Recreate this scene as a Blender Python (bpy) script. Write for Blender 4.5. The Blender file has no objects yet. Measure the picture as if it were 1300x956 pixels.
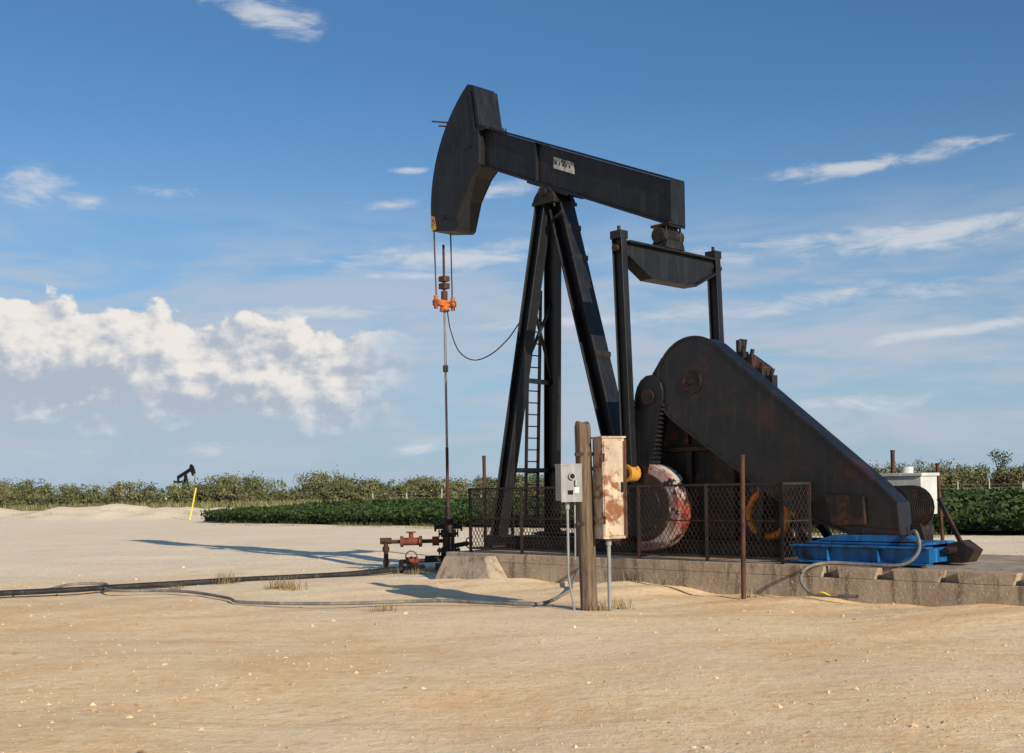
import bpy, bmesh, math, random
import numpy as np
from mathutils import Vector, Matrix
random.seed(4); rng=np.random.default_rng(7)
scene=bpy.context.scene
col=scene.collection
OX,OY=-1.38,25.35          # well position
# ------------------------------------------------------------------ materials
def new_mat(name):
    m=bpy.data.materials.new(name); m.use_nodes=True
    nt=m.node_tree; b=nt.nodes["Principled BSDF"]
    return m,nt,b
def N(nt,t,**k):
    n=nt.nodes.new(t)
    for a,v in k.items(): setattr(n,a,v)
    return n
def noise(nt,vec,scale,detail=6,rough=.6,dist=0):
    n=N(nt,'ShaderNodeTexNoise'); n.inputs['Scale'].default_value=scale
    n.inputs['Detail'].default_value=detail; n.inputs['Roughness'].default_value=rough
    n.inputs['Distortion'].default_value=dist
    if vec is not None: nt.links.new(vec,n.inputs['Vector'])
    return n.outputs['Fac']
def ramp(nt,fac,a,b):
    r=N(nt,'ShaderNodeMapRange'); r.interpolation_type='SMOOTHSTEP'
    nt.links.new(fac,r.inputs[0]); r.inputs[1].default_value=a; r.inputs[2].default_value=b
    return r.outputs[0]
def mix(nt,fac,a,b,mode='MIX'):
    m=N(nt,'ShaderNodeMix',data_type='RGBA',blend_type=mode)
    if isinstance(fac,(int,float)): m.inputs[0].default_value=fac
    else: nt.links.new(fac,m.inputs[0])
    for i,v in ((6,a),(7,b)):
        if isinstance(v,(tuple,list)): m.inputs[i].default_value=(*v[:3],1)
        else: nt.links.new(v,m.inputs[i])
    return m.outputs[2]
def bump(nt,b,h,strength=.3,dist=.02):
    n=N(nt,'ShaderNodeBump'); n.inputs['Strength'].default_value=strength; n.inputs['Distance'].default_value=dist
    nt.links.new(h,n.inputs['Height']); nt.links.new(n.outputs[0],b.inputs['Normal'])
def objco(nt,sc=None):
    t=N(nt,'ShaderNodeTexCoord')
    if sc is None: return t.outputs['Object']
    mp=N(nt,'ShaderNodeMapping'); mp.inputs['Scale'].default_value=sc
    nt.links.new(t.outputs['Object'],mp.inputs[0]); return mp.outputs[0]
def paint(name,c1,c2,rust=(.09,.032,.014),r0=.6,r1=.72,rough=.55,scale=2.5,streak=True,bmp=.15,spec=.35,sk=1.6,rs=3.7):
    m,nt,b=new_mat(name); co=objco(nt)
    base=mix(nt,ramp(nt,noise(nt,co,scale,4),.35,.65),c1,c2)
    st=noise(nt,objco(nt,(9,9,.7)) if streak else co,1.3,4)
    base=mix(nt,ramp(nt,st,.5,.8),base,tuple(min(1,x*sk+.003) for x in c2))
    rn=noise(nt,co,rs,6,.72,.3)
    base=mix(nt,ramp(nt,rn,r0,r1),base,rust)
    nt.links.new(base,b.inputs['Base Color']); b.inputs['Roughness'].default_value=rough
    b.inputs['Specular IOR Level'].default_value=spec
    bump(nt,b,noise(nt,co,14,3,.7),bmp,.01)
    return m
M_black=paint('black_weathered_paint',(.0055,.006,.0075),(.011,.0115,.0135),(.035,.016,.010),.56,.74,.46,spec=.4,sk=1.9)
M_guard=paint('black_guard_paint',(.006,.0062,.0072),(.011,.0112,.0125),(.038,.014,.010),.50,.66,.42,spec=.45,sk=2.0,rs=1.5)
M_blackr=paint('black_rusty_paint',(.008,.0075,.0075),(.018,.015,.014),(.075,.025,.012),.48,.64,.6)
M_rust=paint('rusty_steel',(.05,.024,.015),(.10,.044,.024),(.022,.014,.012),.5,.65,.8)
M_fence=paint('fence_steel',(.014,.011,.010),(.03,.020,.017),(.06,.027,.016),.5,.65,.75)
M_redr=paint('red_oxide_valve',(.12,.03,.018),(.2,.055,.03),(.05,.02,.014),.55,.7,.7)
M_orange=paint('orange_paint',(.55,.14,.018),(.42,.10,.02),(.07,.025,.015),.5,.62,.6)
M_orange2=paint('orange_wheel_paint',(.75,.26,.02),(.65,.18,.02),(.14,.05,.02),.60,.70,.6)
M_yellow=paint('yellow_paint',(.6,.30,.03),(.5,.23,.03),(.12,.045,.02),.50,.64,.6)
M_brightyel=paint('marker_yellow',(.8,.68,.03),(.75,.6,.04),(.4,.3,.05),.7,.8,.5)
M_blue=paint('blue_paint',(.006,.08,.24),(.01,.12,.31),(.03,.03,.035),.52,.66,.5)
M_whiter=paint('white_paint_rusting',(.52,.44,.34),(.40,.31,.22),(.22,.085,.03),.49,.60,.7)
M_cw=paint('counterweight_paint',(.022,.015,.013),(.035,.022,.018),(.40,.36,.33),.55,.59,.65,scale=1.5,rs=2.2)
M_cwe=paint('counterweight_edge',(.50,.46,.42),(.26,.035,.02),(.024,.017,.015),.53,.58,.65,scale=1.6,rs=2.6)
M_tank=paint('white_tank_paint',(.62,.62,.6),(.5,.5,.48),(.25,.17,.10),.62,.74,.5)
M_grey=paint('galvanised_grey',(.22,.225,.22),(.28,.28,.275),(.14,.11,.09),.6,.75,.5)
M_hose=paint('hose_rubber',(.12,.12,.115),(.2,.19,.17),(.3,.25,.18),.5,.7,.7)
M_rubber=paint('black_pipe',(.012,.012,.012),(.03,.028,.026),(.2,.15,.1),.6,.75,.7)
M_steel=paint('bare_steel',(.26,.25,.24),(.18,.165,.155),(.10,.06,.035),.55,.7,.4)
M_sign=paint('sign_plate',(.36,.36,.34),(.45,.45,.43),(.08,.08,.08),.5,.6,.6,scale=8)
M_dark=paint('dark_steel',(.005,.005,.005),(.009,.009,.009),(.02,.014,.01),.6,.7,.9)
def m_conc():
    m,nt,b=new_mat('weathered_concrete'); co=objco(nt)
    c=mix(nt,ramp(nt,noise(nt,co,1.6,7,.65),.35,.65),(.33,.25,.175),(.47,.37,.265))
    c=mix(nt,ramp(nt,noise(nt,objco(nt,(3,3,.5)),2,5),.5,.68),c,(.19,.14,.10))
    c=mix(nt,ramp(nt,noise(nt,co,30,3),.55,.7),c,(.54,.44,.32))
    nt.links.new(c,b.inputs['Base Color']); b.inputs['Roughness'].default_value=.92
    bump(nt,b,noise(nt,co,9,6,.75),.7,.04); return m
M_conc=m_conc()
def m_wood():
    m,nt,b=new_mat('weathered_wood'); co=objco(nt,(14,14,.9))
    n=noise(nt,co,2.2,7,.7,.4)
    c=mix(nt,ramp(nt,n,.3,.7),(.06,.038,.025),(.21,.145,.095))
    c=mix(nt,ramp(nt,noise(nt,objco(nt),1.5,4),.5,.75),c,(.10,.06,.035))
    nt.links.new(c,b.inputs['Base Color']); b.inputs['Roughness'].default_value=.9
    bump(nt,b,n,.9,.02); return m
M_wood=m_wood()
def m_leaf(name):
    m,nt,b=new_mat(name)
    a=N(nt,'ShaderNodeAttribute',attribute_name='Col')
    nt.links.new(a.outputs['Color'],b.inputs['Base Color'])
    b.inputs['Roughness'].default_value=.7; b.inputs['Specular IOR Level'].default_value=.2
    return m
M_leaf=m_leaf('foliage')
def MMm(nt,a,k):
    n_=N(nt,'ShaderNodeMath',operation='MULTIPLY'); nt.links.new(a,n_.inputs[0]); n_.inputs[1].default_value=k; return n_.outputs[0]
def m_ground():
    m,nt,b=new_mat('caliche_dirt'); co=objco(nt)
    big=noise(nt,co,.09,3,.6,.5)
    med=noise(nt,co,.6,9,.76,.4)
    fine=noise(nt,co,7,6,.8)
    c=mix(nt,ramp(nt,med,.38,.62),(.90,.575,.30),(.97,.70,.415))
    c=mix(nt,ramp(nt,big,.45,.62),c,(.96,.73,.47))
    sx=N(nt,'ShaderNodeSeparateXYZ'); nt.links.new(co,sx.inputs[0])
    ad=N(nt,'ShaderNodeMath',operation='MULTIPLY_ADD'); nt.links.new(med,ad.inputs[0]); ad.inputs[1].default_value=14; nt.links.new(sx.outputs[1],ad.inputs[2])
    fr=ramp(nt,ad.outputs[0],22,38)
    c=mix(nt,MMm(nt,fr,.85),c,(.98,.82,.60))
    mp=N(nt,'ShaderNodeMapping'); mp.inputs['Rotation'].default_value=(0,0,math.radians(12)); mp.inputs['Scale'].default_value=(.13,1.2,1)
    nt.links.new(co,mp.inputs[0]); st=noise(nt,mp.outputs[0],1.1,8,.76,.7)
    c=mix(nt,MMm(nt,ramp(nt,st,.50,.68),.38),c,(.62,.375,.19))
    c=mix(nt,MMm(nt,ramp(nt,fine,.52,.68),.5),c,(.52,.31,.155))
    c=mix(nt,MMm(nt,ramp(nt,fine,.47,.33),.7),c,(.98,.84,.62))
    ds=N(nt,'ShaderNodeVectorMath',operation='DISTANCE'); nt.links.new(co,ds.inputs[0]); ds.inputs[1].default_value=(OX+.1,OY-.2,0)
    dn=N(nt,'ShaderNodeMath',operation='MULTIPLY_ADD'); nt.links.new(st,dn.inputs[0]); dn.inputs[1].default_value=2.5; nt.links.new(ds.outputs['Value'],dn.inputs[2])
    c=mix(nt,MMm(nt,ramp(nt,dn.outputs[0],3.0,1.6),.8),c,(.16,.11,.075))
    fr2=ramp(nt,ad.outputs[0],126,146)
    c=mix(nt,fr2,c,(.16,.15,.06))
    nt.links.new(c,b.inputs['Base Color']); b.inputs['Roughness'].default_value=.95; b.inputs['Specular IOR Level'].default_value=.1
    h=N(nt,'ShaderNodeMath',operation='MULTIPLY_ADD'); nt.links.new(med,h.inputs[0]); h.inputs[1].default_value=1.6
    h2=N(nt,'ShaderNodeMath',operation='MULTIPLY_ADD'); nt.links.new(fine,h2.inputs[0]); h2.inputs[1].default_value=.9; nt.links.new(st,h2.inputs[2])
    nt.links.new(h2.outputs[0],h.inputs[2])
    bump(nt,b,h.outputs[0],.6,.036); return m
M_ground=m_ground()
def m_crop():
    m,nt,b=new_mat('crop_canopy'); co=objco(nt)
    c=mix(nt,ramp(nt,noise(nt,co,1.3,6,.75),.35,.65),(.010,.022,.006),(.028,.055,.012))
    nt.links.new(c,b.inputs['Base Color']); b.inputs['Roughness'].default_value=.8
    return m
M_crop=m_crop()
# ------------------------------------------------------------------ mesh builder
class MB:
    def __init__(s,mats): s.bm=bmesh.new(); s.mats=mats; s.m=0
    def poly(s,vs,faces,smooth=False):
        bv=[s.bm.verts.new(v) for v in vs]
        for f in faces:
            try: fc=s.bm.faces.new([bv[i] for i in f])
            except ValueError: continue
            fc.material_index=s.m; fc.smooth=smooth
    def hexa(s,c):
        s.poly(c,[(0,1,2,3),(7,6,5,4),(0,4,5,1),(1,5,6,2),(2,6,7,3),(3,7,4,0)])
    def box(s,x0,x1,y0,y1,z0,z1):
        s.hexa([(x0,y0,z0),(x1,y0,z0),(x1,y1,z0),(x0,y1,z0),(x0,y0,z1),(x1,y0,z1),(x1,y1,z1),(x0,y1,z1)])
    def frame(s,p0,p1,up=(0,0,1)):
        p0=Vector(p0);p1=Vector(p1); d=(p1-p0).normalized(); up=Vector(up)
        if abs(d.dot(up))>.98: up=Vector((1,0,0))
        a=d.cross(up).normalized(); b=a.cross(d).normalized(); return p0,p1,d,a,b
    def beam(s,p0,p1,w,h,up=(0,0,1),w1=None,h1=None):
        p0,p1,d,a,b=s.frame(p0,p1,up); w1=w1 or w; h1=h1 or h
        c=[]
        for p,ww,hh in ((p0,w,h),(p1,w1,h1)):
            for i,j in ((-1,-1),(1,-1),(1,1),(-1,1)): c.append(p+a*ww/2*i+b*hh/2*j)
        s.hexa(c)
    def ibeam(s,p0,p1,w,h,tf=.03,tw=.02,up=(0,0,1)):
        p0,p1,d,a,b=s.frame(p0,p1,up)
        for k in (-1,1):
            o=b*(h/2-tf/2)*k; s.beam(p0+o,p1+o,w,tf,up=b)
        s.beam(p0,p1,tw,h-2*tf-.002,up=b)
    def cyl(s,p0,p1,r0,r1=None,n=14,caps=True):
        r1=r0 if r1 is None else r1
        p0,p1,d,a,b=s.frame(p0,p1); v=[]
        for p,r in ((p0,r0),(p1,r1)):
            for i in range(n):
                t=2*math.pi*i/n; v.append(p+a*r*math.cos(t)+b*r*math.sin(t))
        s.poly(v,[(i,(i+1)%n,n+(i+1)%n,n+i) for i in range(n)],True)
        if caps:
            s.poly(v[:n],[tuple(range(n))]); s.poly(v[n:],[tuple(range(n))])
    def prism(s,pl,t0,t1):   # pl = list of (s,z), extruded in lateral t
        n=len(pl); v=[(p[0],-t0,p[1]) for p in pl]+[(p[0],-t1,p[1]) for p in pl]
        s.poly(v,[tuple(range(n)),tuple(range(n,2*n))]+[(i,(i+1)%n,n+(i+1)%n,n+i) for i in range(n)])
    def tube(s,pts,r,n=8,sub=6):
        P=[Vector(p) for p in pts]; Q=[P[0]*2-P[1]]+P+[P[-1]*2-P[-2]]; out=[]
        for i in range(1,len(Q)-2):
            for k in range(sub):
                t=k/sub; a,b,c,d=Q[i-1:i+3]
                out.append(.5*((2*b)+(c-a)*t+(2*a-5*b+4*c-d)*t*t+(3*b-a-3*c+d)*t**3))
        out.append(P[-1]); rings=[]
        for i,p in enumerate(out):
            d=(out[min(i+1,len(out)-1)]-out[max(i-1,0)]).normalized()
            up=Vector((0,0,1)) if abs(d.z)<.9 else Vector((1,0,0))
            a=d.cross(up).normalized(); b=a.cross(d)
            rings.append([p+a*r*math.cos(2*math.pi*j/n)+b*r*math.sin(2*math.pi*j/n) for j in range(n)])
        v=[q for rg in rings for q in rg]
        s.poly(v,[(i*n+j,i*n+(j+1)%n,(i+1)*n+(j+1)%n,(i+1)*n+j) for i in range(len(rings)-1) for j in range(n)],True)
    def torus(s,c,axis,R,r,n=20):
        c=Vector(c); _,_,d,a,b=s.frame(c,c+Vector(axis)); m=6; v=[]
        for i in range(n):
            t=2*math.pi*i/n; e=a*math.cos(t)+b*math.sin(t)
            for j in range(m):
                q=2*math.pi*j/m; v.append(c+e*(R+r*math.cos(q))+d*r*math.sin(q))
        s.poly(v,[(i*m+j,i*m+(j+1)%m,((i+1)%n)*m+(j+1)%m,((i+1)%n)*m+j) for i in range(n) for j in range(m)],True)
    def done(s,name,parent=None,loc=(0,0,0),rz=0,bevel=.008):
        bmesh.ops.recalc_face_normals(s.bm,faces=s.bm.faces[:])
        me=bpy.data.meshes.new(name); s.bm.to_mesh(me); s.bm.free()
        for m in s.mats: me.materials.append(m)
        o=bpy.data.objects.new(name,me); col.objects.link(o)
        if parent: o.parent=parent
        o.location=loc; o.rotation_euler=(0,0,rz)
        if bevel:
            b=o.modifiers.new('bevel','BEVEL'); b.width=bevel; b.segments=2; b.limit_method='ANGLE'; b.angle_limit=math.radians(50)
        return o
def empty(name,loc=(0,0,0),rz=0):
    e=bpy.data.objects.new(name,None); col.objects.link(e); e.location=loc; e.rotation_euler=(0,0,rz); e.empty_display_size=.3; return e
RZ=math.radians(-45); OL=(OX,OY,0)
def Q(s,t,z): return Vector((s,-t,z))
# ------------------------------------------------------------------ pumpjack
PJ=empty('oil_pumpjack',OL,RZ)
b=MB([M_black,M_rust])
for t in (-.7,.7):
    b.ibeam(Q(1.9,t,.65),Q(9.9,t,.65),.24,.26)
for s_ in (2.2,2.6,3.6,4.6,5.2,6.1,7.9,8.8,9.7): b.beam(Q(s_,-.7,.65),Q(s_,.7,.65),.16,.2)
b.done('base_skid',PJ)
# samson post
b=MB([M_black,M_rust,M_blackr])
ap=7.2
legs=[(Q(2.62,1.05,.78),Q(3.12,.16,ap),.24),(Q(2.32,-.78,.78),Q(3.10,-.12,ap),.24)]
for p0,p1,w in legs:
    b.ibeam(p0,p1,w,.26,.028,.02,up=(1,0,0)); b.beam(p0-Vector((0,0,.02)),p0+Vector((0,0,.03)),.42,.42)
b.ibeam(Q(5.2,0,.78),Q(3.42,0,ap),.40,.34,.035,.03,up=(1,0,0))
b.box(4.9,5.5,-.3,.3,.76,.81)
def legp(k,z):
    p0,p1,_=legs[k]; f=(z-p0.z)/(p1.z-p0.z); return p0.lerp(p1,f)
def rearp(z):
    f=(z-.78)/(ap-.78); return Q(5.2,0,.78).lerp(Q(3.42,0,ap),f)
for z in (2.05,3.8): 
    b.beam(legp(0,z),legp(1,z),.08,.09); 
    if z<3: b.beam(legp(1,z),rearp(z),.06,.08)
b.beam(legp(0,3.85),legp(1,5.4),.06,.05); b.beam(legp(1,3.85),legp(0,5.4),.05,.06)
b.box(2.96,3.56,-.33,.33,7.18,7.25)
b.m=2
b.prism([(2.95,7.25),(3.55,7.25),(3.5,7.36),(3.36,7.5),(3.14,7.5),(3.0,7.36)],-.3,-.18)
b.prism([(2.95,7.25),(3.55,7.25),(3.5,7.36),(3.36,7.5),(3.14,7.5),(3.0,7.36)],.18,.3)
b.cyl(Q(3.25,-.36,7.42),Q(3.25,.36,7.42),.09); b.prism([(3.0,7.27),(3.5,7.27),(3.42,7.46),(3.08,7.5)],-.14,.14)
for k in range(4): b.cyl(Q(3.0+.5*(k%2),-.27+.54*(k//2),7.1),Q(3.0+.5*(k%2),-.27+.54*(k//2),7.3),.025,n=6)
for z in (1.0,2.4,4.2,6.1,6.7): b.beam(rearp(z)+Vector((.18,-.22,0)),rearp(z)+Vector((.18,.22,0)),.03,.10)
b.beam(Q(3.45,.2,6.9),Q(3.75,.3,6.95),.05,.05); b.beam(Q(3.7,.3,6.98),Q(3.78,.3,6.85),.05,.05)
b.done('samson_post',PJ)
b=MB([M_black])
def lad(k,f): 
    c=Q(2.50,-.12,.95).lerp(Q(2.96,.14,5.6),f); return c+Vector((-.14,(.17 if k else -.17),0))
for k in (0,1): b.beam(lad(k,0),lad(k,1),.035,.06)
for i in range(20):
    f=(i+.5)/20; b.cyl(lad(0,f),lad(1,f),.014,n=6)
b.done('ladder',PJ,bevel=0)
# walking beam
def bax(s_): return 8.74-(s_-1.4)*.423
b=MB([M_black,M_sign,M_blackr,M_dark])
hv=.43; tf=.045
for sg in (1,-1):
    z0=lambda q: bax(q)+sg*hv
    pl=[(1.3,z0(1.3)),(6.22,z0(6.22)),(6.22,z0(6.22)-sg*tf),(1.3,z0(1.3)-sg*tf)]
    b.prism(pl,-.22,.22)
b.prism([(1.3,bax(1.3)+.38),(6.2,bax(6.2)+.38),(6.2,bax(6.2)-.38),(1.3,bax(1.3)-.38)],-.14,.14)
b.prism([(6.2,bax(6.2)+.38),(6.24,bax(6.2)+.38),(6.24,bax(6.2)-.40),(6.2,bax(6.2)-.40)],-.2,.2)
for q in (2.95,): b.prism([(q,bax(q)+.38),(q+.03,bax(q)+.37),(q+.03,bax(q)-.385),(q,bax(q)-.385)],-.205,.205)
b.prism([(2.75,bax(2.75)-.43),(3.8,bax(3.8)-.43),(3.8,bax(3.8)-.47),(2.75,bax(2.75)-.47)],-.24,.24)
b.m=1; b.prism([(3.40,bax(3.40)+.20),(3.92,bax(3.92)+.20),(3.92,bax(3.92)-.02),(3.40,bax(3.40)-.02)],.145,.16)
b.m=3
for k in range(5): 
    q=3.46+k*.085; b.prism([(q,bax(q)+.12),(q+.03,bax(q)+.115),(q+.03,bax(q)+.06),(q,bax(q)+.06)],.161,.163)
b.m=2
for i in range(6): b.cyl(Q(1.75+i*.07,.21,bax(1.8)+.39-.03*i),Q(1.77+i*.07,.16,bax(1.8)+.50-.03*i),.016,n=6)
b.done('walking_beam',PJ)
# horse head
b=MB([M_black,M_yellow,M_rust,M_dark])
R=3.02; cx,cz=2.99,7.62
arc=[]
for i in range(17):
    a=math.radians(-8+ i*(61)/16); arc.append((cx-R*math.cos(a),cz+R*math.sin(a)))
body=arc+[(1.33,9.97),(1.47,9.14),(1.47,8.33),(1.22,8.14),(.90,7.72),(.70,7.14),(.62,7.10)]
b.prism(body,-.27,.27)
for t in (-.3,.28):
    b.prism([(p[0]-(.02 if i<17 else 0),p[1]) for i,p in enumerate(body)],t,t+.02)
b.prism([(1.33,9.9),(1.39,9.92),(1.53,9.1),(1.47,9.1)],-.33,.33)
b.prism([(1.47,9.12),(1.70,9.06),(1.70,9.0),(1.47,9.0)],-.30,.30)
b.m=1
lo=[(arc[0][0]-.024,arc[0][1]-.004),(arc[2][0]-.024,arc[2][1]-.05),(arc[2][0]+.10,arc[2][1]-.12),(arc[0][0]+.13,arc[0][1]+.02)]
b.prism(lo,.303,.308); b.prism([(arc[0][0]-.03,arc[0][1]),(arc[2][0]-.03,arc[2][1]),(arc[2][0]-.02,arc[2][1]),(arc[0][0]-.02,arc[0][1])],-.3,.3)
b.m=2; b.beam(Q(.72,.2,9.35),Q(.10,.35,9.50),.03,.03); b.beam(Q(.62,.2,9.30),Q(.25,.3,9.38),.03,.03)
b.m=3
b.cyl(Q(.42,.30,7.42),Q(.42,.32,7.42),.05); b.cyl(Q(.62,.30,7.36),Q(.62,.32,7.36),.035); b.cyl(Q(1.2,.30,8.75),Q(1.2,.33,8.75),.04)
b.m=0
b.prism([(1.20,9.85),(1.28,9.85),(1.40,9.0),(1.32,9.0)],.30,.315)
b.done('horse_head',PJ)
# bridle, carrier bar, polished rod
b=MB([M_rust,M_orange,M_steel,M_dark])
for t in (-.24,.24):
    b.cyl(Q(-.03,t,7.35),Q(0,t*.95,5.78),.016,n=6)
b.m=1; b.box(-.08,.08,-.27,.27,5.63,5.75); b.cyl(Q(0,0,5.52),Q(0,0,5.64),.11,.09); b.cyl(Q(0,.24,5.56),Q(0,.24,5.84),.045,n=8); b.cyl(Q(0,-.24,5.56),Q(0,-.24,5.84),.045,n=8)
b.m=0; b.cyl(Q(0,0,5.76),Q(0,0,5.95),.07,n=8); b.box(-.09,.09,-.08,.08,6.0,6.12); b.box(-.09,.09,-.08,.08,6.16,6.27)
b.cyl(Q(0,0,5.9),Q(0,0,6.95),.026,n=8)
b.m=2; b.cyl(Q(0,0,1.3),Q(0,0,5.6),.026,n=8)
b.m=0; b.cyl(Q(0,0,4.22),Q(0,0,4.36),.055,n=8); b.cyl(Q(0,0,1.25),Q(0,0,2.6),.033,n=8)
b.done('bridle_and_polished_rod',PJ,bevel=0)
b=MB([M_dark]); b.tube([Q(.02,-.05,5.6),Q(.2,.02,5.1),Q(.55,.1,4.6),Q(1.2,.3,4.35),Q(1.9,.5,4.38),Q(2.5,.62,4.6),Q(2.85,.62,4.9)],.012,6)
b.done('load_cell_cable',PJ,bevel=0)
# equalizer
b=MB([M_black,M_blackr])
se=6.0
def lat(pts,s0,s1):
    n=len(pts); v=[(s0,-p[0],p[1]) for p in pts]+[(s1,-p[0],p[1]) for p in pts]
    b.poly(v,[tuple(range(n)),tuple(range(n,2*n))]+[(i,(i+1)%n,n+(i+1)%n,n+i) for i in range(n)])
ol=[(1.22,5.86),(-1.28,5.86),(-1.28,5.62),(-.62,5.34),(.62,5.34),(1.22,5.62)]
lat(ol,se-.05,se+.05)
lat([(1.24,5.90),(-1.3,5.90),(-1.3,5.86),(1.24,5.86)],se-.15,se+.15)
lat([(.66,5.34),(-.66,5.34),(-.64,5.30),(.64,5.30)],se-.15,se+.15)
lat([(1.22,5.64),(.66,5.35),(.66,5.31),(1.22,5.60)],se-.14,se+.14)
lat([(-1.3,5.64),(-.66,5.35),(-.66,5.31),(-1.3,5.60)],se-.14,se+.14)
b.m=1
lat([(.28,5.9),(-.28,5.9),(-.22,6.05),(.22,6.05)],se-.17,se+.17)
b.cyl(Q(se,-.3,6.14),Q(se,.3,6.14),.14); b.box(se-.12,se+.12,-.14,.14,6.2,6.36)
b.box(se-.22,se+.22,-.22,.22,6.30,6.35)
for i in (-1,1):
    for j in (-1,1): b.cyl(Q(se+.12*i,.2*j,5.88),Q(se+.12*i,.2*j,6.34),.022,n=6)
b.done('equalizer_bar',PJ)
PS,PZ=6.12,1.92
for nm,t in (('near',1.34),('far',-1.40)):
    b=MB([M_black,M_blackr,M_yellow])
    b.ibeam(Q(5.98,t,6.0),Q(PS,t,PZ+.1),.15,.22,.02,.02,up=(1,0,0))
    b.box(5.86,6.10,-t-.10,-t+.10,5.92,6.06); b.m=1; b.cyl(Q(5.98,t-.2,5.76),Q(5.98,t+.13,5.76),.06)
    b.cyl(Q(5.98,t,6.06),Q(5.98,t,6.15),.03,n=8)
    b.m=2; b.cyl(Q(PS,t-.13,PZ),Q(PS,t+.11,PZ),.15); b.m=1; b.cyl(Q(PS,t-.13,PZ),Q(PS,t+.16,PZ),.10,n=10)
    b.done('pitman_arm',PJ)
# cranks and counterweights
A=Vector((6.42,3.2)); Bq=Vector((6.0,.85)); d=(Bq-A).normalized(); p=Vector((-d.y,d.x))
if p.x<0: p=-p
for t0,cm,nm in ((.95,M_cw,'near'),(-1.2,M_orange,'far')):
    b=MB([M_black,cm,M_blackr,M_cwe if nm=='near' else M_orange])
    pl=[]
    for i in range(9):
        a=math.radians(180*i/8); q=A-d*.38*math.sin(a)+p*.30*math.cos(a); pl.append((q.x,q.y))
    q=Bq-p*.2; pl.append((q.x,q.y)); q=Bq+p*.2; pl.append((q.x,q.y))
    b.prism(pl,t0,t0+.22)
    for sg in (1,-1):
        for i in range(22):
            q=A+d*(.1+i*.075)+p*sg*(.305-.005*i); b.prism([(q.x-.045,q.y-.02),(q.x+.045,q.y-.02),(q.x+.045,q.y+.02),(q.x-.045,q.y+.02)],t0+.02,t0+.25)
    b.m=2; b.cyl(Q(A.x,t0-.05,A.y),Q(A.x,t0+.26,A.y),.13)
    C=A+d*1.85
    for sg in (1,-1):
        def lobe(r0,r1,h): 
            out=[]
            for i in range(17):
                a=math.radians(-90+180*i/16); q=C+p*sg*(r0+r1*math.cos(a))+d*(h*math.sin(a)); out.append((q.x,q.y))
            return out
        b.m=3; b.prism(lobe(.22,.74,.74),t0-.10,t0+.26)
        b.m=1; b.prism(lobe(.20,.60,.58),t0+.20,t0+.30)
        b.m=0; b.prism(lobe(.26,.34,.40),t0+.28,t0+.33)
        b.m=2
        for e in (-.35,.35): q=C+p*sg*.3+d*e; b.cyl(Q(q.x,t0,q.y),Q(q.x,t0+.36,q.y),.04,n=6)
    b.done('crank_and_counterweight',PJ)
# gear reducer
b=MB([M_blackr,M_black,M_rust,M_orange])
b.box(5.95,7.85,-.62,.62,2.35,3.16); b.box(5.88,7.92,-.69,.69,3.16,3.23)
b.prism([(5.98,3.23),(6.0,3.6),(6.25,3.92),(6.7,4.0),(7.4,3.95),(7.75,3.7),(7.82,3.23)],-.58,.58)
b.box(6.5,7.1,-.3,.3,3.98,4.04); b.cyl(Q(7.6,.2,3.8),Q(7.6,.2,4.12),.05); b.cyl(Q(7.3,-.3,3.9),Q(7.35,-.3,4.2),.07)
for s_ in (6.05,6.85,7.7):
    for t in (-.66,.66): b.box(s_-.04,s_+.04,-t-.05,-t+.05,2.4,3.14)
b.cyl(Q(6.42,-.9,3.2),Q(6.42,.95,3.2),.2); b.cyl(Q(7.3,-.9,3.38),Q(7.3,.9,3.38),.13)
for i in range(9):
    for t in (-.66,.66): b.cyl(Q(6+i*.22,t,3.1),Q(6+i*.22,t,3.29),.02,n=6)
b.box(5.9,7.95,-.72,.72,2.27,2.35)
for t in (-.6,.6):
    b.prism([(6.0,.79),(8.1,.79),(7.9,2.27),(6.0,2.27)],t-.015,t+.015)
    for s_ in (6.05,6.9,7.75): b.beam(Q(s_,t*1.1,.79),Q(s_,t*1.1,2.27),.12,.12)
    b.beam(Q(8.9,t*.6,.8),Q(7.9,t*.6,2.2),.1,.12)
b.box(5.95,8.0,-.55,.55,.8,.86); b.box(6.0,6.03,-.58,.58,.79,2.27); b.box(7.9,7.93,-.58,.58,.9,2.2)
b.done('gear_reducer',PJ)
b=MB([M_orange2,M_black,M_blackr])
b.torus(Q(8.45,.72,1.22),(0,1,0),.36,.065,28); b.m=2; b.cyl(Q(8.45,.68,1.22),Q(8.45,.74,1.22),.31,n=24); b.m=1; b.cyl(Q(8.45,.5,1.22),Q(8.45,.80,1.22),.10)
b.box(8.2,8.7,-.72,-.5,.78,.86); b.beam(Q(8.45,.6,.8),Q(8.45,.6,1.2),.1,.1)
b.done('brake_wheel',PJ)
# belt guard
b=MB([M_guard,M_rust,M_blackr,M_grey])
bulb=[]
c0=Vector((7.30,3.40)); rb=.73
for i in range(21):
    a=math.radians(55+ i*(180)/20); bulb.append((c0.x+rb*math.cos(a),c0.y+rb*math.sin(a)))
outl=bulb+[(7.14,2.62),(8.35,1.80),(9.19,1.26),(9.99,.99),(10.66,.74),(10.90,.74),(10.84,1.40),(10.55,1.68)]
T0,T1=.72,1.12
b.prism(outl,T0,T1)
n=len(outl)
for i in range(n):
    q0=Vector(outl[i]); q1=Vector(outl[(i+1)%n]); b.beam(Q(q0.x,T1+.004,q0.y),Q(q1.x,T1+.004,q1.y),.03,.045)
b.m=2; b.cyl(Q(7.3,T1,3.4),Q(7.3,T1+.03,3.4),.20,n=24); b.torus(Q(7.3,T1+.02,3.4),(0,1,0),.17,.02); b.cyl(Q(7.3,T1,3.4),Q(7.3,T1+.06,3.4),.05)
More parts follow.
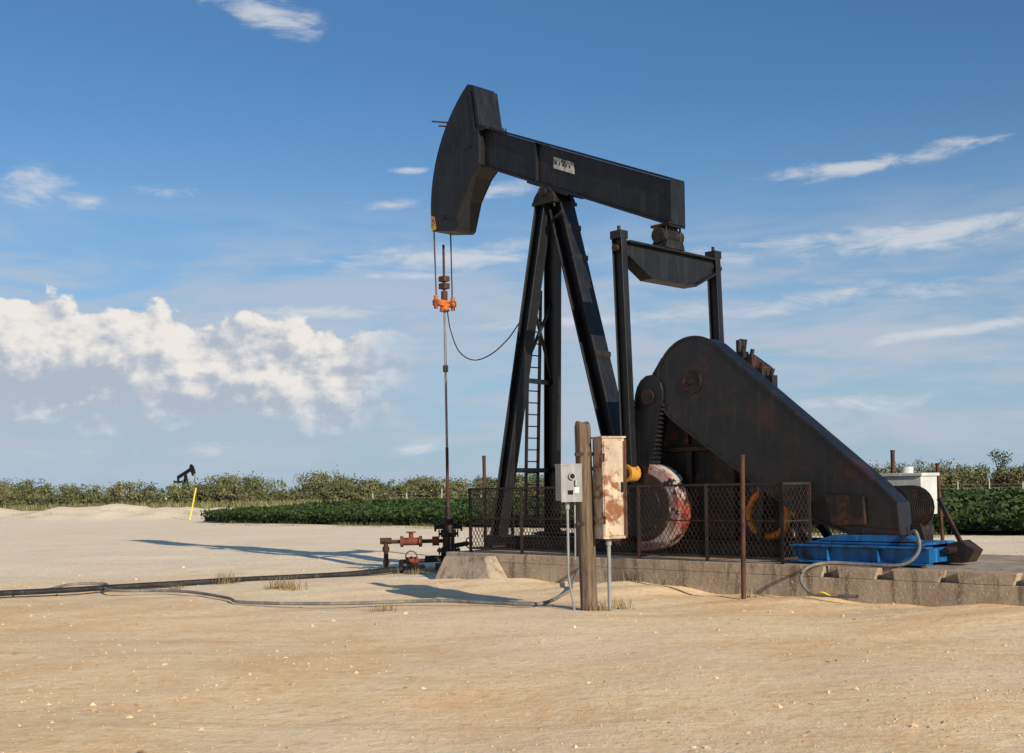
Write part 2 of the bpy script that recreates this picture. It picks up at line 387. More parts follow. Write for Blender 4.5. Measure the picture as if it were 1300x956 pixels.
b.m=2; b.prism([(9.72,1.52),(10.35,1.50),(10.38,1.08),(9.85,1.06)],T1,T1+.07)
b.m=0; b.prism([(10.3,1.05),(10.9,1.0),(10.95,.74),(10.3,.74)],T1,T1+.03)
for i in range(12):
    f=i/11; b.cyl(Q(7.85+2.5*f,T1,3.85-2.05*f),Q(7.85+2.5*f,T1+.02,3.85-2.05*f),.018,n=6)
b.beam(Q(8.4,.9,.8),Q(8.5,.9,1.8),.1,.1); b.beam(Q(9.1,.9,.8),Q(9.1,.9,1.4),.08,.08)
b.m=2
for f,h in ((.02,.04),(.08,.10),(.15,.02),(.22,.06)): 
    b.cyl(Q(7.8+2.7*f,.5,3.9-2.2*f),Q(7.85+2.7*f,.5,3.98-2.2*f+h),.035,n=8); b.box(7.75+2.7*f,7.9+2.7*f,-.6,-.45,3.7-2.2*f,3.90-2.2*f+h*.5)
b.done('belt_guard',PJ)
# motor
b=MB([M_blackr,M_blue,M_tank,M_rust,M_dark])
b.cyl(Q(10.35,-.45,1.3),Q(10.35,.55,1.3),.3,n=20)
for i in range(14): b.cyl(Q(10.35,-.4+i*.06,1.3),Q(10.35,-.385+i*.06,1.3),.34,n=20)
b.box(10.05,10.65,-.5,.45,.88,1.02); b.cyl(Q(10.35,.5,1.3),Q(10.35,.8,1.3),.05)
b.m=1
for t in (.15,1.38): b.ibeam(Q(9.3,t,.66),Q(11.45,t,.66),.2,.26,.03,.02)
b.box(9.5,11.3,-1.28,-.25,.795,.83); b.beam(Q(9.4,.15,.66),Q(9.4,1.38,.66),.1,.2); b.beam(Q(11.35,.15,.66),Q(11.35,1.38,.66),.1,.2)
for q in (9.9,10.7): b.box(q,q+.02,-1.46,-1.39,.56,.76)
b.prism([(9.6,.84),(11.2,.84),(11.0,.93),(9.9,.93)],.95,1.26)
b.m=2; b.box(9.75,10.45,.45,1.0,1.18,1.78); b.box(9.72,10.48,.42,1.03,1.78,1.83); b.cyl(Q(10.1,-.7,1.83),Q(10.1,-.7,1.93),.1)
b.m=4; b.box(9.8,10.4,.5,.95,.55,1.18); b.cyl(Q(10.2,-.40,1.5),Q(10.2,-.44,1.5),.07)
b.m=0; b.prism([(11.3,.55),(11.70,.55),(11.8,.72),(11.6,.86),(11.4,.80)],.45,.75); b.cyl(Q(11.5,.2,.72),Q(11.5,1.0,.72),.05)
b.prism([(10.9,.78),(11.2,.78),(11.1,1.1),(10.95,1.1)],.9,.93)
b.beam(Q(11.55,.6,.8),Q(11.2,.55,1.45),.05,.06)
b.done('electric_motor_and_slide_base',PJ)
# ------------------------------------------------------------------ pad (front course has open drain notches)
b=MB([M_conc])
b.prism([(1.9,-.3),(17,-.3),(17,.5),(1.9,.5)],-1.95,1.60)
b.prism([(1.9,-.3),(17,-.3),(17,.34),(1.9,.34)],1.60,1.78)
edges=[1.9]; 
for s_ in (10.15,10.98,11.9,12.9): edges+= [s_-.10,s_+.10]
edges.append(17)
for i in range(0,len(edges),2):
    a,c=edges[i],edges[i+1]
    b.prism([(a+(.03 if i else 0),.34),(c-.05,.34),(c,.5),(a,.5)],1.60,1.78)
b.done('concrete_pad',None,OL,RZ,.012)
b=MB([M_conc]); b.hexa([Q(2.1,2.35,-.1),Q(3.75,2.30,-.1),Q(3.75,1.79,-.1),Q(2.1,1.79,-.1),Q(2.15,2.05,.44),Q(3.2,2.0,.46),Q(3.3,1.79,.46),Q(2.12,1.79,.44)])
b.done('concrete_block',None,OL,RZ,.03)
# ------------------------------------------------------------------ fence
FE=empty('steel_mesh_fence',OL,RZ)
def panel(p0,p1,z0,z1,nm):
    b=MB([M_fence]); p0=Vector(p0);p1=Vector(p1); Lh=(p1-p0).length; d=(p1-p0)/Lh
    nP=max(1,round(Lh/1.35)); up=Vector((0,0,1))
    for i in range(nP+1):
        q=p0+d*Lh*i/nP; b.beam(q+up*(z0-.09),q+up*(z1+.02),.045,.045,up=(1,.2,0))
    b.beam(p0+up*z1,p1+up*z1,.035,.035); b.beam(p0+up*z0,p1+up*z0,.035,.035); 
    b.beam(p0+up*(z0*.5+z1*.5),p1+up*(z0*.5+z1*.5),.02,.02)
    H=z1-z0; st=.085; k=-int(H/st)-1
    while k*st<Lh:
        for sg in (0,1):
            a=k*st; c=a+H*.62; za,zc=(z0,z1) if sg==0 else (z1,z0)
            fa=0 if a>=0 else -a/(c-a); fc=1 if c<=Lh else (Lh-a)/(c-a)
            if fc>fa:
                b.beam(p0+d*(a+(c-a)*fa)+up*(za+(zc-za)*fa),p0+d*(a+(c-a)*fc)+up*(za+(zc-za)*fc),.006,.006)
        k+=1
    b.done(nm,FE,bevel=0)
panel((2.5,-1.68,0),(9.3,-1.68,0),.58,1.70,'front_panels')
panel((2.5,1.7,0),(8.6,1.7,0),.58,1.70,'back_panels')
panel((2.5,-1.68,0),(2.5,1.7,0),.58,1.70,'end_panels')
panel((9.3,-1.68,0),(9.45,-1.15,0),.58,1.70,'gate_panel')
# ------------------------------------------------------------------ rusty stakes
def stake(x,y,h,r=.03,lean=(0,0)):
    b=MB([M_rust]); b.cyl((0,0,-.3),(lean[0],lean[1],h),r,n=10); b.cyl((lean[0]*.98,lean[1],h-.02),(lean[0],lean[1],h+.01),r*1.15,n=10); b.done('steel_pipe_post',None,(x,y,0),0,0)
stake(-.54,23.2,2.34,.035); stake(3.36,17.3,2.12,.035,(.02,0))
stake(OX+.7071*(9.4+1.6),OY-.7071*(9.4-1.6),2.22,.035,(0,0)); stake(OX+.7071*(10.3+1.6),OY-.7071*(10.3-1.6),1.98,.03,(-.12,0))
# ------------------------------------------------------------------ wellhead
b=MB([M_blackr,M_redr,M_rust])
b.cyl((0,0,-.1),(0,0,.12),.30,n=20); b.cyl((0,0,.1),(0,0,.36),.17); b.cyl((0,0,.36),(0,0,.43),.25,n=16); b.cyl((0,0,.43),(0,0,.72),.13)
b.cyl((0,0,.72),(0,0,.78),.2,n=16); b.cyl((0,0,.78),(0,0,1.02),.12); b.cyl((0,0,1.02),(0,0,1.07),.15); b.cyl((0,0,1.07),(0,0,1.32),.075)
b.cyl((-.28,0,.9),(.28,-.02,.9),.05); b.cyl((-.3,0,.9),(-.26,0,.9),.1); b.cyl((.26,0,.9),(.3,0,.9),.1)
for i in range(8):
    a=i*math.pi/4
    for z in (.3,.68): b.cyl((.2*math.cos(a),.2*math.sin(a),z),(.2*math.cos(a),.2*math.sin(a),z+.16),.018,n=6)
b.cyl((-.5,-.1,.22),(.4,.1,.22),.07); b.cyl((.15,-.1,.5),(.42,-.3,.55),.05); b.torus((.45,-.32,.56),(1,-.7,.1),.11,.015)
b.m=2; b.tube([(0,0,.60),(-.5,-.02,.60),(-1.0,-.04,.60),(-1.3,-.06,.60)],.042); b.cyl((-1.34,-.06,.60),(-1.34,-.06,-.2),.05)
b.cyl((-1.46,-.06,.62),(-1.22,-.06,.62),.07); b.cyl((-1.34,-.06,.5),(-1.34,-.06,.4),.075); b.cyl((-1.34,-.06,.12),(-1.34,-.06,.2),.07)
b.m=1; b.cyl((-.98,-.04,.6),(-.62,-.03,.6),.085); b.cyl((-.8,-.03,.6),(-.8,-.03,.8),.05); b.torus((-.8,-.03,.8),(0,0,1),.1,.014); b.cyl((-1.03,-.04,.6),(-.97,-.04,.6),.12);b.cyl((-.63,-.04,.6),(-.57,-.04,.6),.12)
b.cyl((-.35,-.01,.6),(-.2,0,.6),.10)
b.m=2; b.cyl((-1.0,-.5,.2),(-.1,-.1,.2),.045); b.m=1; b.cyl((-.85,-.44,.2),(-.65,-.35,.2),.09); b.torus((-.76,-.52,.3),(.3,-1,.2),.12,.016); b.cyl((-.76,-.4,.22),(-.76,-.52,.3),.025,n=6)
b.m=2; b.cyl((-.98,-.5,.2),(-.98,-.5,-.2),.045)
b.done('wellhead',None,OL,0,.006)
# ------------------------------------------------------------------ electric boxes
b=MB([M_wood,M_rust])
n=16; vs=[];H=[-.3,.0,.6,1.2,1.8,2.3,2.54,2.58]
for k,z in enumerate(H):
    r=.118-.008*z/2.5-(0.012 if k==len(H)-1 else 0)
    for i in range(n):
        a=2*math.pi*i/n; rr=r*(1+.05*math.sin(3*a+1)+.03*math.sin(7*a+z)); vs.append((rr*math.cos(a)-.05*z/2.5,rr*math.sin(a),z+(.03*math.sin(2*a) if k>=6 else 0)))
b.poly(vs,[(k*n+i,k*n+(i+1)%n,(k+1)*n+(i+1)%n,(k+1)*n+i) for k in range(len(H)-1) for i in range(n)]+[tuple(range((len(H)-1)*n,len(H)*n))],False)
b.done('wooden_post',None,(1.03,16.27,0),0,0)
b=MB([M_whiter,M_rust,M_grey,M_dark])
b.box(-.17,.17,-.14,.14,.99,2.36); b.box(-.19,.19,-.16,.16,2.36,2.385)
b.box(-.155,.155,-.155,-.14,1.03,2.32)
b.m=1; b.box(.172,.20,-.145,.13,1.0,2.34); b.box(.135,.158,-.162,-.156,1.03,2.32)
for z in (1.25,2.1): b.cyl((-.16,-.165,z-.05),(-.16,-.165,z+.05),.012,n=6)
b.m=3; b.box(.10,.125,-.175,-.155,1.62,1.76)
b.m=2; b.cyl((-.02,0,-.3),(-.02,0,.99),.027); b.cyl((-.02,0,.9),(-.02,0,.99),.04)
b.m=1; b.beam((-.45,.12,2.15),(-.1,.12,2.15),.04,.05); b.beam((-.45,.12,1.2),(-.1,.12,1.2),.04,.05)
b.done('electrical_cabinet',None,(1.33,16.2,0),math.radians(24),.006)
b=MB([M_grey,M_dark,M_tank,M_rust])
b.box(-.17,.13,-.10,.10,1.52,2.0); b.box(-.175,.135,-.115,-.10,1.50,2.02); b.box(-.18,.14,-.12,.10,2.0,2.02)
b.cyl((-.02,-.115,1.85),(-.02,-.15,1.85),.05); b.m=1; b.cyl((-.02,-.15,1.85),(-.02,-.153,1.85),.035); b.box(-.08,-.0,-.119,-.115,1.6,1.66)
b.m=2; b.box(.02,.09,-.119,-.115,1.62,1.70)
b.m=0; b.box(.02,.05,-.155,-.12,1.72,1.80)
b.cyl((-.04,0,1.52),(-.04,.0,.8),.018); b.tube([(-.04,0,.82),(-.03,.03,.5),(.05,.08,.15),(.1,.12,-.1)],.018); b.cyl((-.04,0,1.4),(-.04,0,1.5),.03); b.cyl((.07,0,1.52),(.09,0.06,.7),.012)
b.done('electric_meter_box',None,(.79,16.16,0),math.radians(20),.005)
# ------------------------------------------------------------------ hoses & pipes on ground
b=MB([M_rubber])
b.tube([(-16,18.2,.02),(-8.83,20.3,.05),(-7.16,21.4,.04),(-5.26,22.5,.05),(-3.2,23.8,.04),(-1.9,25.0,.08)],.05,8)
b.tube([(-16,18.6,.02),(-8.6,20.6,.04),(-6.9,21.6,.03),(-5.0,22.65,.04),(-3.4,23.75,.05),(-2.5,24.9,.06)],.035,8)
b.done('flow_line_pipe',None,bevel=0)
b=MB([M_hose])
b.tube([(-8.4,21.25,.02),(-8.3,22.2,.04),(-7.7,22.3,.03),(-7.07,20.7,.04),(-5.7,20.3,.03),(-4.6,18.9,.03),(-4.1,17.95,.04),(-2.73,17.6,.03),(-1.2,17.75,.03),(-.38,17.3,.03),(.31,16.9,.04),(.62,17.6,.05),(.9,18.6,.1),(.95,19.3,.12),(1.18,20.6,.35)],.026,8,10)
b.done('electric_conduit_hose',None,bevel=0)
b=MB([M_hose,M_brightyel])
b.tube([Q(10.9,1.0,.9),Q(11.2,1.3,1.0),Q(11.35,1.5,.75),Q(11.15,1.6,.55),Q(10.6,1.68,.54),Q(10.1,1.75,.55),Q(9.85,1.92,.48),Q(9.8,2.0,.3),Q(10.0,2.05,.13),Q(10.4,2.1,.12),Q(10.75,2.12,.13)],.026,8,8)
b.m=1; b.tube([Q(10.1,2.15,.14),Q(10.25,2.2,.17),Q(10.35,2.15,.13),Q(10.5,2.2,.15)],.010,6)
b.done('drain_hose',None,OL,RZ,0)
b=MB([M_brightyel]); b.cyl((-.1,0,-.3),(.42,0,2.1),.05,.05,8); b.done('yellow_marker_pole',None,(-21,77,0),0,0)
# ------------------------------------------------------------------ ground
def hfun(x,y):
    rx=x-OX; ry=y-OY; s_=.7071*(rx-ry); t=-.7071*(rx+ry)
    g=np.exp(-(np.maximum(0,np.abs(t)-2.3)/1.0)**2)/(1+np.exp(-(s_-1)/.5))
    z=.085*g*(1+.35*np.sin(s_*2.1)+.2*np.sin(s_*5.3+t*3))
    near=np.exp(-((x)**2+(y-18)**2)/50**2)
    z=z+near*(.022*np.sin(x*.9+1.3*np.sin(y*.5))+.018*np.sin(y*1.3+x*.4)+.012*np.sin(3.1*x+2*np.sin(1.7*y))*np.sin(2.7*y)-.025)
    berm=.95*np.exp(-((y-(100+.12*(x+40)))/5)**2)/(1+np.exp((x+24)/1.5))*(.75+.2*np.sin(x*.5)+.12*np.sin(x*1.3+1)+.1*np.sin(2.9*x))
    z=z+berm
    z=z+.55*np.exp(-((y-84)/3.2)**2-((x+28)/7)**2)*(1+.3*np.sin(x*1.7))
    return z
n=460; i=np.linspace(-1,1,n)
gx=np.sinh(7*i)/np.sinh(7)*2500; gy=np.sinh(7*i)/np.sinh(7)*2500+20
X,Y=np.meshgrid(gx,gy); Z=hfun(X,Y)
V=np.stack([X,Y,Z],-1).reshape(-1,3)
idx=np.arange(n*n).reshape(n,n); F=np.stack([idx[:-1,:-1],idx[:-1,1:],idx[1:,1:],idx[1:,:-1]],-1).reshape(-1,4)
def npmesh(name,V,F,mat,cols=None,smooth=False,k=4):
    me=bpy.data.meshes.new(name); me.vertices.add(len(V)); me.vertices.foreach_set('co',V.astype(np.float32).ravel())
    me.loops.add(F.size); me.loops.foreach_set('vertex_index',F.astype(np.int32).ravel())
    me.polygons.add(len(F)); me.polygons.foreach_set('loop_start',np.arange(0,F.size,k,dtype=np.int32))
    me.polygons.foreach_set('use_smooth',np.full(len(F),smooth))
    if cols is not None:
        a=me.color_attributes.new('Col','FLOAT_COLOR','POINT'); a.data.foreach_set('color',cols.astype(np.float32).ravel())
    me.materials.append(mat); me.update(); me.validate()
    o=bpy.data.objects.new(name,me); col.objects.link(o); return o
npmesh('ground',V,F,M_ground,smooth=True)
# gravel
def rocks(P,S):
    base=np.array([[1,0,0],[-1,0,0],[0,1,0],[0,-1,0],[0,0,1],[0,0,-1]],float)
    fs=np.array([[0,2,4],[2,1,4],[1,3,4],[3,0,4],[2,0,5],[1,2,5],[3,1,5],[0,3,5]])
    m=len(P); v=base[None]*S[:,None,None]*rng.uniform(.55,1.3,(m,6,1)); v[:,:,2]*=.6; v+=rng.normal(0,.12,(m,6,3))*S[:,None,None]
    a=rng.uniform(0,6.28,m); c,s_=np.cos(a)[:,None],np.sin(a)[:,None]; vx=v[:,:,0]*c-v[:,:,1]*s_; vy=v[:,:,0]*s_+v[:,:,1]*c
    v=np.stack([vx,vy,v[:,:,2]],-1)+P[:,None]
    return v.reshape(-1,3),(fs[None]+6*np.arange(m)[:,None,None]).reshape(-1,3)
m=42000; y=5+rng.random(m)**1.15*30; x=(rng.random(m)-.5)*(y*1.05+2)
dens=.5+.5*np.sin(x*.8+np.sin(y*1.1)*1.5)*np.sin(y*.9+x*.25); keep=rng.random(m)<.25+.75*dens; x,y=x[keep],y[keep]; m=len(x)
S=.004+.008*rng.random(m)**2+.035*rng.random(m)**34
Pp=np.stack([x,y,hfun(x,y)+S*.05],-1); 
V,F=rocks(Pp,S)
M_rock,nt,bb=new_mat('caliche_stone'); nt.links.new(mix(nt,ramp(nt,noise(nt,objco(nt),3.5,3),.35,.65),(.42,.26,.14),(.80,.60,.40)),bb.inputs['Base Color']); bb.inputs['Roughness'].default_value=.95
npmesh('gravel',V,F,M_rock,k=3)
# ------------------------------------------------------------------ foliage helpers
def leafquads(P,size,cols,flat=.0,asp=.6):
    m=len(P); a=rng.normal(size=(m,3)); a/=np.linalg.norm(a,axis=1)[:,None]
    b_=rng.normal(size=(m,3)); 
    b_-= (b_*a).sum(1)[:,None]*a; b_/=np.linalg.norm(b_,axis=1)[:,None]
    a=a*size[:,None]*.5; b_=b_*size[:,None]*.5*asp
    V=np.stack([P-a,P+b_,P+a,P-b_],1).reshape(-1,3)
    F=np.arange(4*m).reshape(m,4); C=np.repeat(np.concatenate([cols,np.ones((m,1))],1),4,0)
    return V,F,C
def merge(L):
    Vs,Fs,Cs=[],[],[]; o=0
    for V,F,C in L: Vs.append(V);Fs.append(F+o);Cs.append(C);o+=len(V)
    return np.concatenate(Vs),np.concatenate(Fs),np.concatenate(Cs)
def blades(x,y,h,w,cols,zf=None):
    m=len(x); a=rng.uniform(0,6.28,m); z=hfun(x,y) if zf is None else zf
    dx=np.cos(a)*w/2; dy=np.sin(a)*w/2; lx=rng.normal(0,.25,m)*h; ly=rng.normal(0,.25,m)*h
    V=np.stack([np.stack([x-dx,y-dy,z],-1),np.stack([x+dx,y+dy,z],-1),np.stack([x+dx*.2+lx,y+dy*.2+ly,z+h],-1),np.stack([x-dx*.2+lx,y-dy*.2+ly,z+h],-1)],1).reshape(-1,3)
    return V,np.arange(4*m).reshape(m,4),np.repeat(np.concatenate([cols,np.ones((m,1))],1),4,0)
def stick(p0,p1,r0,r1,c):
    p0=np.array(p0,float);p1=np.array(p1,float); d=p1-p0; d/=np.linalg.norm(d); u=np.cross(d,[.3,.9,.1]); u/=np.linalg.norm(u); w=np.cross(d,u)
    V=[];
    for p,r in ((p0,r0),(p1,r1)):
        for k in range(4): t=k*math.pi/2; V.append(p+r*(u*math.cos(t)+w*math.sin(t)))
    F=np.array([[k,(k+1)%4,4+(k+1)%4,4+k] for k in range(4)]); return np.array(V),F,np.tile([*c,1],(8,1))
# brush line
parts=[]
def bush(x,y,H,W,hue,dens=1.0):
    nc=int(9+5*W/3); ex=W*.5
    for c in range(nc):
        th=rng.uniform(0,6.28); rr=ex*math.sqrt(rng.random()); zc=H*(.08+.84*rng.random()**.85)
        sh=1-.55*max(0,zc/H-.55)/.45
        cx_=x+rr*math.cos(th)*sh; cy_=y+rr*math.sin(th)*sh
        m=int(28*dens*rng.uniform(.6,1.3)); rad=rng.uniform(.3,.62)*max(.7,W/3.6)
        P=np.stack([rng.normal(cx_,rad*.62,m),rng.normal(cy_,rad*.62,m),rng.normal(zc,rad*.42,m)],-1); P[:,2]=np.maximum(P[:,2],.05)
        br=rng.uniform(.6,1.3); base=np.array(hue)*br
        cc=base[None]*rng.uniform(.7,1.3,(m,1))
        parts.append(leafquads(P,rng.uniform(.2,.44,m),cc))
    for k in range(3):
        a=rng.uniform(0,6.28); parts.append(stick((x,y,0),(x+ex*.6*math.cos(a),y+ex*.6*math.sin(a),H*.8),.07,.02,(.09,.07,.05)))
hues=[(.135,.145,.058),(.155,.16,.065),(.11,.125,.05),(.165,.145,.072),(.095,.108,.046)]
for k in range(600):
    yy=rng.choice([rng.uniform(146,164),rng.uniform(166,205)],p=[.5,.5]); xx=rng.uniform(-.60,.60)*yy
    big=yy>165
    H=(rng.uniform(2.9,4.3) if big else rng.uniform(1.5,3.1))*(1+.10*math.sin(xx*.13)+.07*math.sin(xx*.41))*(1.08 if xx>20 else 1.0)
    if rng.random()<.04: H*=1.2
    bush(xx,yy,H,H*rng.uniform(1.0,1.6),hues[rng.integers(5)],.95)
m=24000; yy=rng.uniform(118,158,m); xx=rng.uniform(-.6,.6,m)*yy
keep=(xx<-20)|(yy>134); xx,yy=xx[keep],yy[keep]; m=len(xx)
cc=np.where(rng.random((m,1))<.45,np.array([[.23,.19,.09]]),np.array([[.14,.15,.06]]))*rng.uniform(.7,1.2,(m,1))
parts.append(blades(xx,yy,rng.uniform(.3,.9,m),rng.uniform(.1,.3,m),cc))
V,F,C=merge(parts); npmesh('mesquite_brush',V,F,M_leaf,C)
parts=[]; tx,ty=72.5,176
parts.append(stick((tx,ty,0),(tx-.1,ty,3.2),.16,.1,(.06,.045,.035)))
for k in range(7):
    a=rng.uniform(0,6.28); e=(tx+rng.uniform(.5,1.2)*math.cos(a),ty+math.sin(a),rng.uniform(3.8,6.0)); parts.append(stick((tx,ty,rng.uniform(2,3.2)),e,.07,.02,(.06,.045,.035)))
    mm=60; P=np.stack([rng.normal(e[0],.42,mm),rng.normal(e[1],.42,mm),rng.normal(e[2],.38,mm)],-1)
    parts.append(leafquads(P,rng.uniform(.2,.4,mm),np.array([[.07,.085,.04]])*rng.uniform(.6,1.4,(mm,1))))
V,F,C=merge(parts); npmesh('mesquite_tree',V,F,M_leaf,C)
# ------------------------------------------------------------------ crop field (edge parallel to the pad: x + y = 51)
parts=[]
def edge_ok(x,y): return (x+y>51)&(y<134)
def addcrop(m,dmin,dmax,sz,xmin=-18.3,xmax=75):
    x=rng.uniform(xmin,xmax,m)
    dd=rng.uniform(dmin,dmax,m); y=51-x+dd*1.414
    row=np.round((x+y)/1.414); off=(x+y)/1.414-row
    k=edge_ok(x,y)&(y>8)&(np.abs(off)<.42+.1*rng.random(m)); x,y,off=x[k],y[k],off[k]; m=len(x)
    clump=.5+.5*np.sin(x*2.3+np.sin(y*1.9)*2)*np.sin(y*2.1+x*.3)
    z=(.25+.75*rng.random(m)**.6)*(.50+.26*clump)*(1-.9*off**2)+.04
    P=np.stack([x,y,z],-1); sun=rng.uniform(.4,1.35,(m,1))*(.5+.55*(z/.8))[:,None]  # sunlight painted into leaf colour: brighter towards plant tops, plus random tone
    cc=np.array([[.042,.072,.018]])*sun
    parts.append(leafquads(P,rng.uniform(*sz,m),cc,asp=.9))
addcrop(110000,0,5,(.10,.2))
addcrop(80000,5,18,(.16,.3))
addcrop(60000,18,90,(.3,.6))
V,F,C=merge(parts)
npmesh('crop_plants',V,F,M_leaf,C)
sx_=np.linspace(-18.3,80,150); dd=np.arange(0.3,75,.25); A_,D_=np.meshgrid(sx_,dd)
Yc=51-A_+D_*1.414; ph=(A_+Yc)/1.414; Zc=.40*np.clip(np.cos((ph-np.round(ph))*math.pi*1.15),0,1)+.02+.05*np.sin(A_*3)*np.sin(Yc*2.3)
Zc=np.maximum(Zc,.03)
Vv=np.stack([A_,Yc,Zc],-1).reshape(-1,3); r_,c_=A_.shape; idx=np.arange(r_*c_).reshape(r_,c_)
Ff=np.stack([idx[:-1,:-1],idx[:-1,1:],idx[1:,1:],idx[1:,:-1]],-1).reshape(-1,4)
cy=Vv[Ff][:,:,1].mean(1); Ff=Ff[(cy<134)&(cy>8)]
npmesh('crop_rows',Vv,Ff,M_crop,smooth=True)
# ------------------------------------------------------------------ dry tufts
parts=[]
def tuft(x,y,n_,h,r,c):
    xx=rng.normal(x,r,n_); yy=rng.normal(y,r,n_); parts.append(blades(xx,yy,rng.uniform(.4,1,n_)*h,np.full(n_,.012),np.array([c])*rng.uniform(.7,1.3,(n_,1))))
for x,y,n_,h,r in ((-5.45,22.3,110,.28,.14),(-4.1,20.9,120,.22,.16),(-3.85,20.6,60,.15,.12),(2.0,19.6,130,.22,.2),(2.5,19.3,90,.15,.2),(1.5,16.6,50,.2,.1),(-1.9,17.0,60,.14,.12),(3.5,17.5,40,.12,.1),(1.2,16.2,50,.16,.1),(-1.9,23.9,60,.2,.2),(6.9,14.6,50,.12,.12),(-6.2,21.6,40,.15,.1)):
    tuft(x,y,n_,h,r,(.24,.18,.09))
for k in range(26):
    x=rng.uniform(3,13); y=51-x-rng.uniform(.2,3); tuft(x,y,60,.3,.35,(.13,.15,.05))
for k in range(60):
    x=rng.uniform(-40,-2); y=51-x-rng.uniform(-1,3) if x>-18 else rng.uniform(80,98); tuft(x,y,50,.25,.4,(.17,.17,.07))
V,F,C=merge(parts); npmesh('dry_grass',V,F,M_leaf,C)
# ------------------------------------------------------------------ ranch fence in distance
M_post=paint('pale_fence_post',(.36,.32,.26),(.42,.38,.32),(.2,.15,.1),.6,.7,.8)
b=MB([M_post,M_steel])
x=-16; k=0
while x<90:
    hh=1.6+random.uniform(-.25,.2); ln=random.uniform(-.12,.12); b.beam((x,137+.04*x,-.2),(x+ln,137+.04*x,hh),.13,.13,up=(0,1,0)); x+=4.1+random.uniform(-.9,.9)
for z in (.4,.8,1.2): b.beam((-16,137-.64,z),(90,137+3.6,z),.008,.008)
b.done('ranch_fence',None,bevel=0)
# ------------------------------------------------------------------ distant pumpjack (linked copy)
P2=empty('oil_pumpjack.001',(-80.5,300,-.8),math.radians(148))
for o in list(PJ.children):
    c=o.copy(); col.objects.link(c); c.parent=P2
# ------------------------------------------------------------------ world
w=bpy.data.worlds.new('World'); scene.world=w; w.use_nodes=True; nt=w.node_tree
bg=nt.nodes['Background']; STR=.105; bg.inputs['Strength'].default_value=STR
SUN_EL=22; SUN_AZ=math.degrees(math.atan2(.56,-.83))
sky=N(nt,'ShaderNodeTexSky',sky_type='NISHITA'); sky.sun_disc=False; sky.sun_elevation=math.radians(SUN_EL); sky.sun_rotation=math.radians(SUN_AZ)
sky.air_density=1.0; sky.dust_density=.6; sky.ozone_density=2.5
def MM(op,a,b_=None,c=None):
    n_=N(nt,'ShaderNodeMath',operation=op)
    for i_,v in enumerate((a,b_,c)):
        if v is None: continue
        if isinstance(v,(int,float)): n_.inputs[i_].default_value=v
        else: nt.links.new(v,n_.inputs[i_])
    return n_.outputs[0]
tc=N(nt,'ShaderNodeTexCoord'); nv=N(nt,'ShaderNodeVectorMath',operation='NORMALIZE'); nt.links.new(tc.outputs['Generated'],nv.inputs[0])
sp=N(nt,'ShaderNodeSeparateXYZ'); nt.links.new(nv.outputs[0],sp.inputs[0])
az=MM('MULTIPLY',MM('ARCTAN2',sp.outputs[0],sp.outputs[1]),57.2958); el=MM('MULTIPLY',MM('ARCSINE',sp.outputs[2]),57.2958)
ae=N(nt,'ShaderNodeCombineXYZ'); nt.links.new(az,ae.inputs[0]); nt.links.new(el,ae.inputs[1]); AE=ae.outputs[0]
def cv(ax,ay,off=0,ox=0,oy=0):
    mp=N(nt,'ShaderNodeMapping'); mp.inputs['Location'].default_value=(off+ox,oy,off); mp.inputs['Scale'].default_value=(ax,ay,1); nt.links.new(AE,mp.inputs[0]); return mp.outputs[0]
nw=noise(nt,cv(.35,1.25,3.1),1.0,7,.64,.5)
nb=noise(nt,cv(.30,.40,9.7),1.0,8,.58,.1)
nb2=noise(nt,cv(.30,.40,9.7,.14,.20),1.0,5,.54,.1)
ns=noise(nt,cv(.10,.50,5.5),1.0,5,.60,.3)
ells=[(-11.5,21.7,2.3,.75,-.18,1.0),(-21.8,13.6,1.3,.75,-.1,1.0),(-19.6,13.2,.7,.3,0,.8),(-15.8,13.8,1.6,.3,.05,.6),
(-5.7,13.5,1.4,.28,0,1.0),(-4.6,15.1,.8,.14,0,.8),(-.4,14.2,1.9,.33,.08,.95),(-2.6,11.1,5.2,.55,.03,1.05),(-4.5,10.2,1.7,.15,0,.6),
(16.5,14.4,4.2,.33,.07,1.0),(21,15,1.8,.22,-.05,.6),(17.3,11.0,7.5,.55,.02,.95),(22.5,11.6,3,.25,.15,.8),
(20.5,6.8,5,.25,.09,.95),(16,8.6,6,.5,.03,.7),(-9,8.5,4,.35,.02,.8),(-14.3,2.0,1.3,.45,0,.75),(-20.6,2.0,1.6,.25,0,.6),(-4.6,2.0,1.4,.5,.2,.6),(4,8.0,6,.35,.02,.7),(15,3.6,8,.6,.01,.6)]
G=None
for a,e,wa,we,tl,am in ells:
    mp=N(nt,'ShaderNodeMapping',vector_type='TEXTURE'); mp.inputs['Location'].default_value=(a,e,0); mp.inputs['Rotation'].default_value=(0,0,math.atan(tl)); mp.inputs['Scale'].default_value=(wa*1.9,we*1.9,1)
    nt.links.new(AE,mp.inputs[0]); gr=N(nt,'ShaderNodeTexGradient',gradient_type='SPHERICAL'); nt.links.new(mp.outputs[0],gr.inputs[0])
    g=MM('MULTIPLY',gr.outputs['Fac'],am); G=g if G is None else MM('ADD',G,g)
val=MM('ADD',G,MM('MULTIPLY',MM('SUBTRACT',nw,.5),2.4))
al_w=MM('MULTIPLY',ramp(nt,val,.2,1.15),ramp(nt,G,.04,.5))
veil=MM('MULTIPLY',ramp(nt,ns,.36,.62),MM('MULTIPLY',ramp(nt,el,15,7.5),.85))
veil=MM('MULTIPLY',veil,ramp(nt,el,-1,2))
top=MM('ADD',MM('MULTIPLY_ADD',MM('ADD',az,24),-.09,9.4),MM('MULTIPLY',MM('SUBTRACT',nb,.5),5.0))
dep=MM('SUBTRACT',top,el)
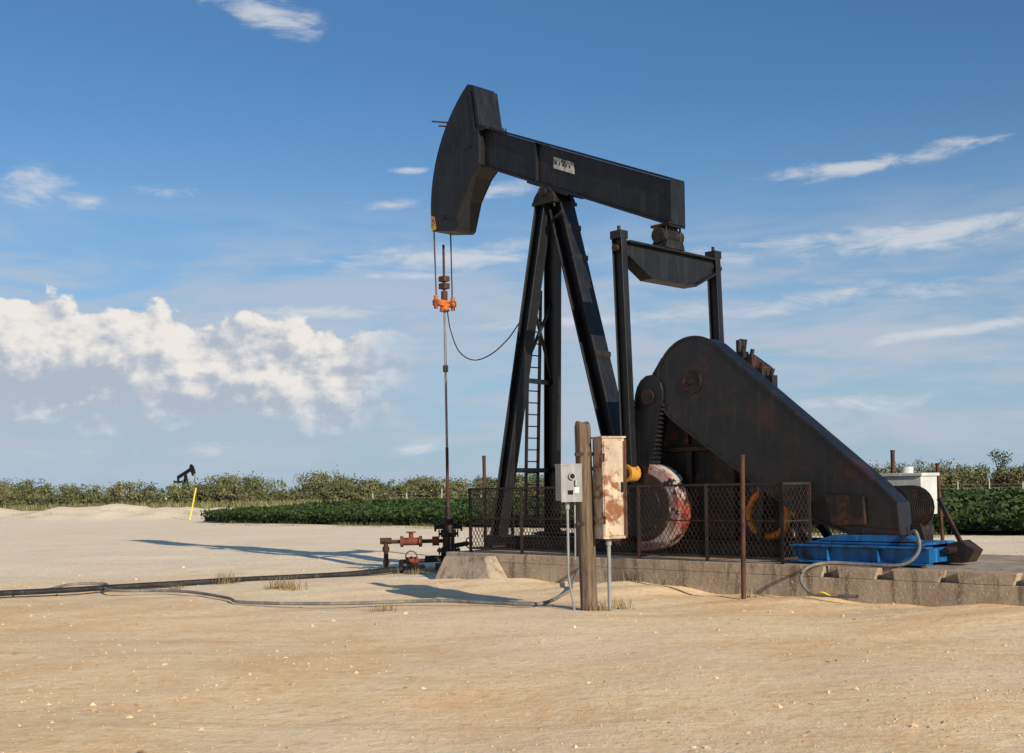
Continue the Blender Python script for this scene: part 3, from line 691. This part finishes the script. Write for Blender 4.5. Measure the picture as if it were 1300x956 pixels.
al_c=MM('MULTIPLY',ramp(nt,dep,0,.35),ramp(nt,MM('ADD',az,MM('MULTIPLY',MM('SUBTRACT',nb,.5),8.0)),-3.5,-9.0))
al_c=MM('MULTIPLY',al_c,ramp(nt,MM('ADD',el,MM('MULTIPLY',nw,3.0)),2.0,7.2))
rel=MM('MULTIPLY',MM('SUBTRACT',nb,nb2),4.6)
shade=ramp(nt,MM('ADD',MM('ADD',MM('MULTIPLY',dep,-.17),rel),MM('MULTIPLY',nb,.7)),-.50,.50)
skyc=mix(nt,1.0,sky.outputs[0],(.52,.80,1.0),'MULTIPLY')
hz=ramp(nt,el,20,-3)
skyc=mix(nt,MM('MULTIPLY',hz,.85),skyc,(3.7,4.8,6.1))
c1=mix(nt,veil,skyc,(4.5,5.1,6.0))
ccum=mix(nt,shade,(4.1,4.6,5.4),(8.4,7.9,7.4))
c2=mix(nt,MM('MULTIPLY',al_c,.93),c1,ccum)
c3=mix(nt,MM('MULTIPLY',al_w,.72),c2,(6.7,6.8,7.0))
nt.links.new(c3,bg.inputs['Color'])
# ------------------------------------------------------------------ sun
sd=bpy.data.lights.new('sun','SUN'); sd.energy=5.0; sd.angle=math.radians(.5); sd.color=(1,.90,.73)
so=bpy.data.objects.new('sun',sd); col.objects.link(so)
e=math.radians(SUN_EL); dirv=Vector((.56,-.83,0)).normalized()*math.cos(e)+Vector((0,0,math.sin(e)))
so.rotation_euler=dirv.to_track_quat('Z','Y').to_euler(); so.location=(20,-20,30)
# ------------------------------------------------------------------ camera
cam=bpy.data.cameras.new('camera'); co=bpy.data.objects.new('camera',cam); col.objects.link(co)
cam.sensor_width=36; cam.lens=41.54; cam.shift_y=.1092; cam.clip_end=6000; cam.clip_start=.1
co.matrix_world=Matrix.Translation((0,0,1.7))@Matrix.Rotation(math.radians(90),4,'X')@Matrix.Rotation(math.radians(-1.0),4,'Z')
scene.camera=co
scene.view_settings.view_transform='Standard'; scene.view_settings.look='None'; scene.view_settings.exposure=0
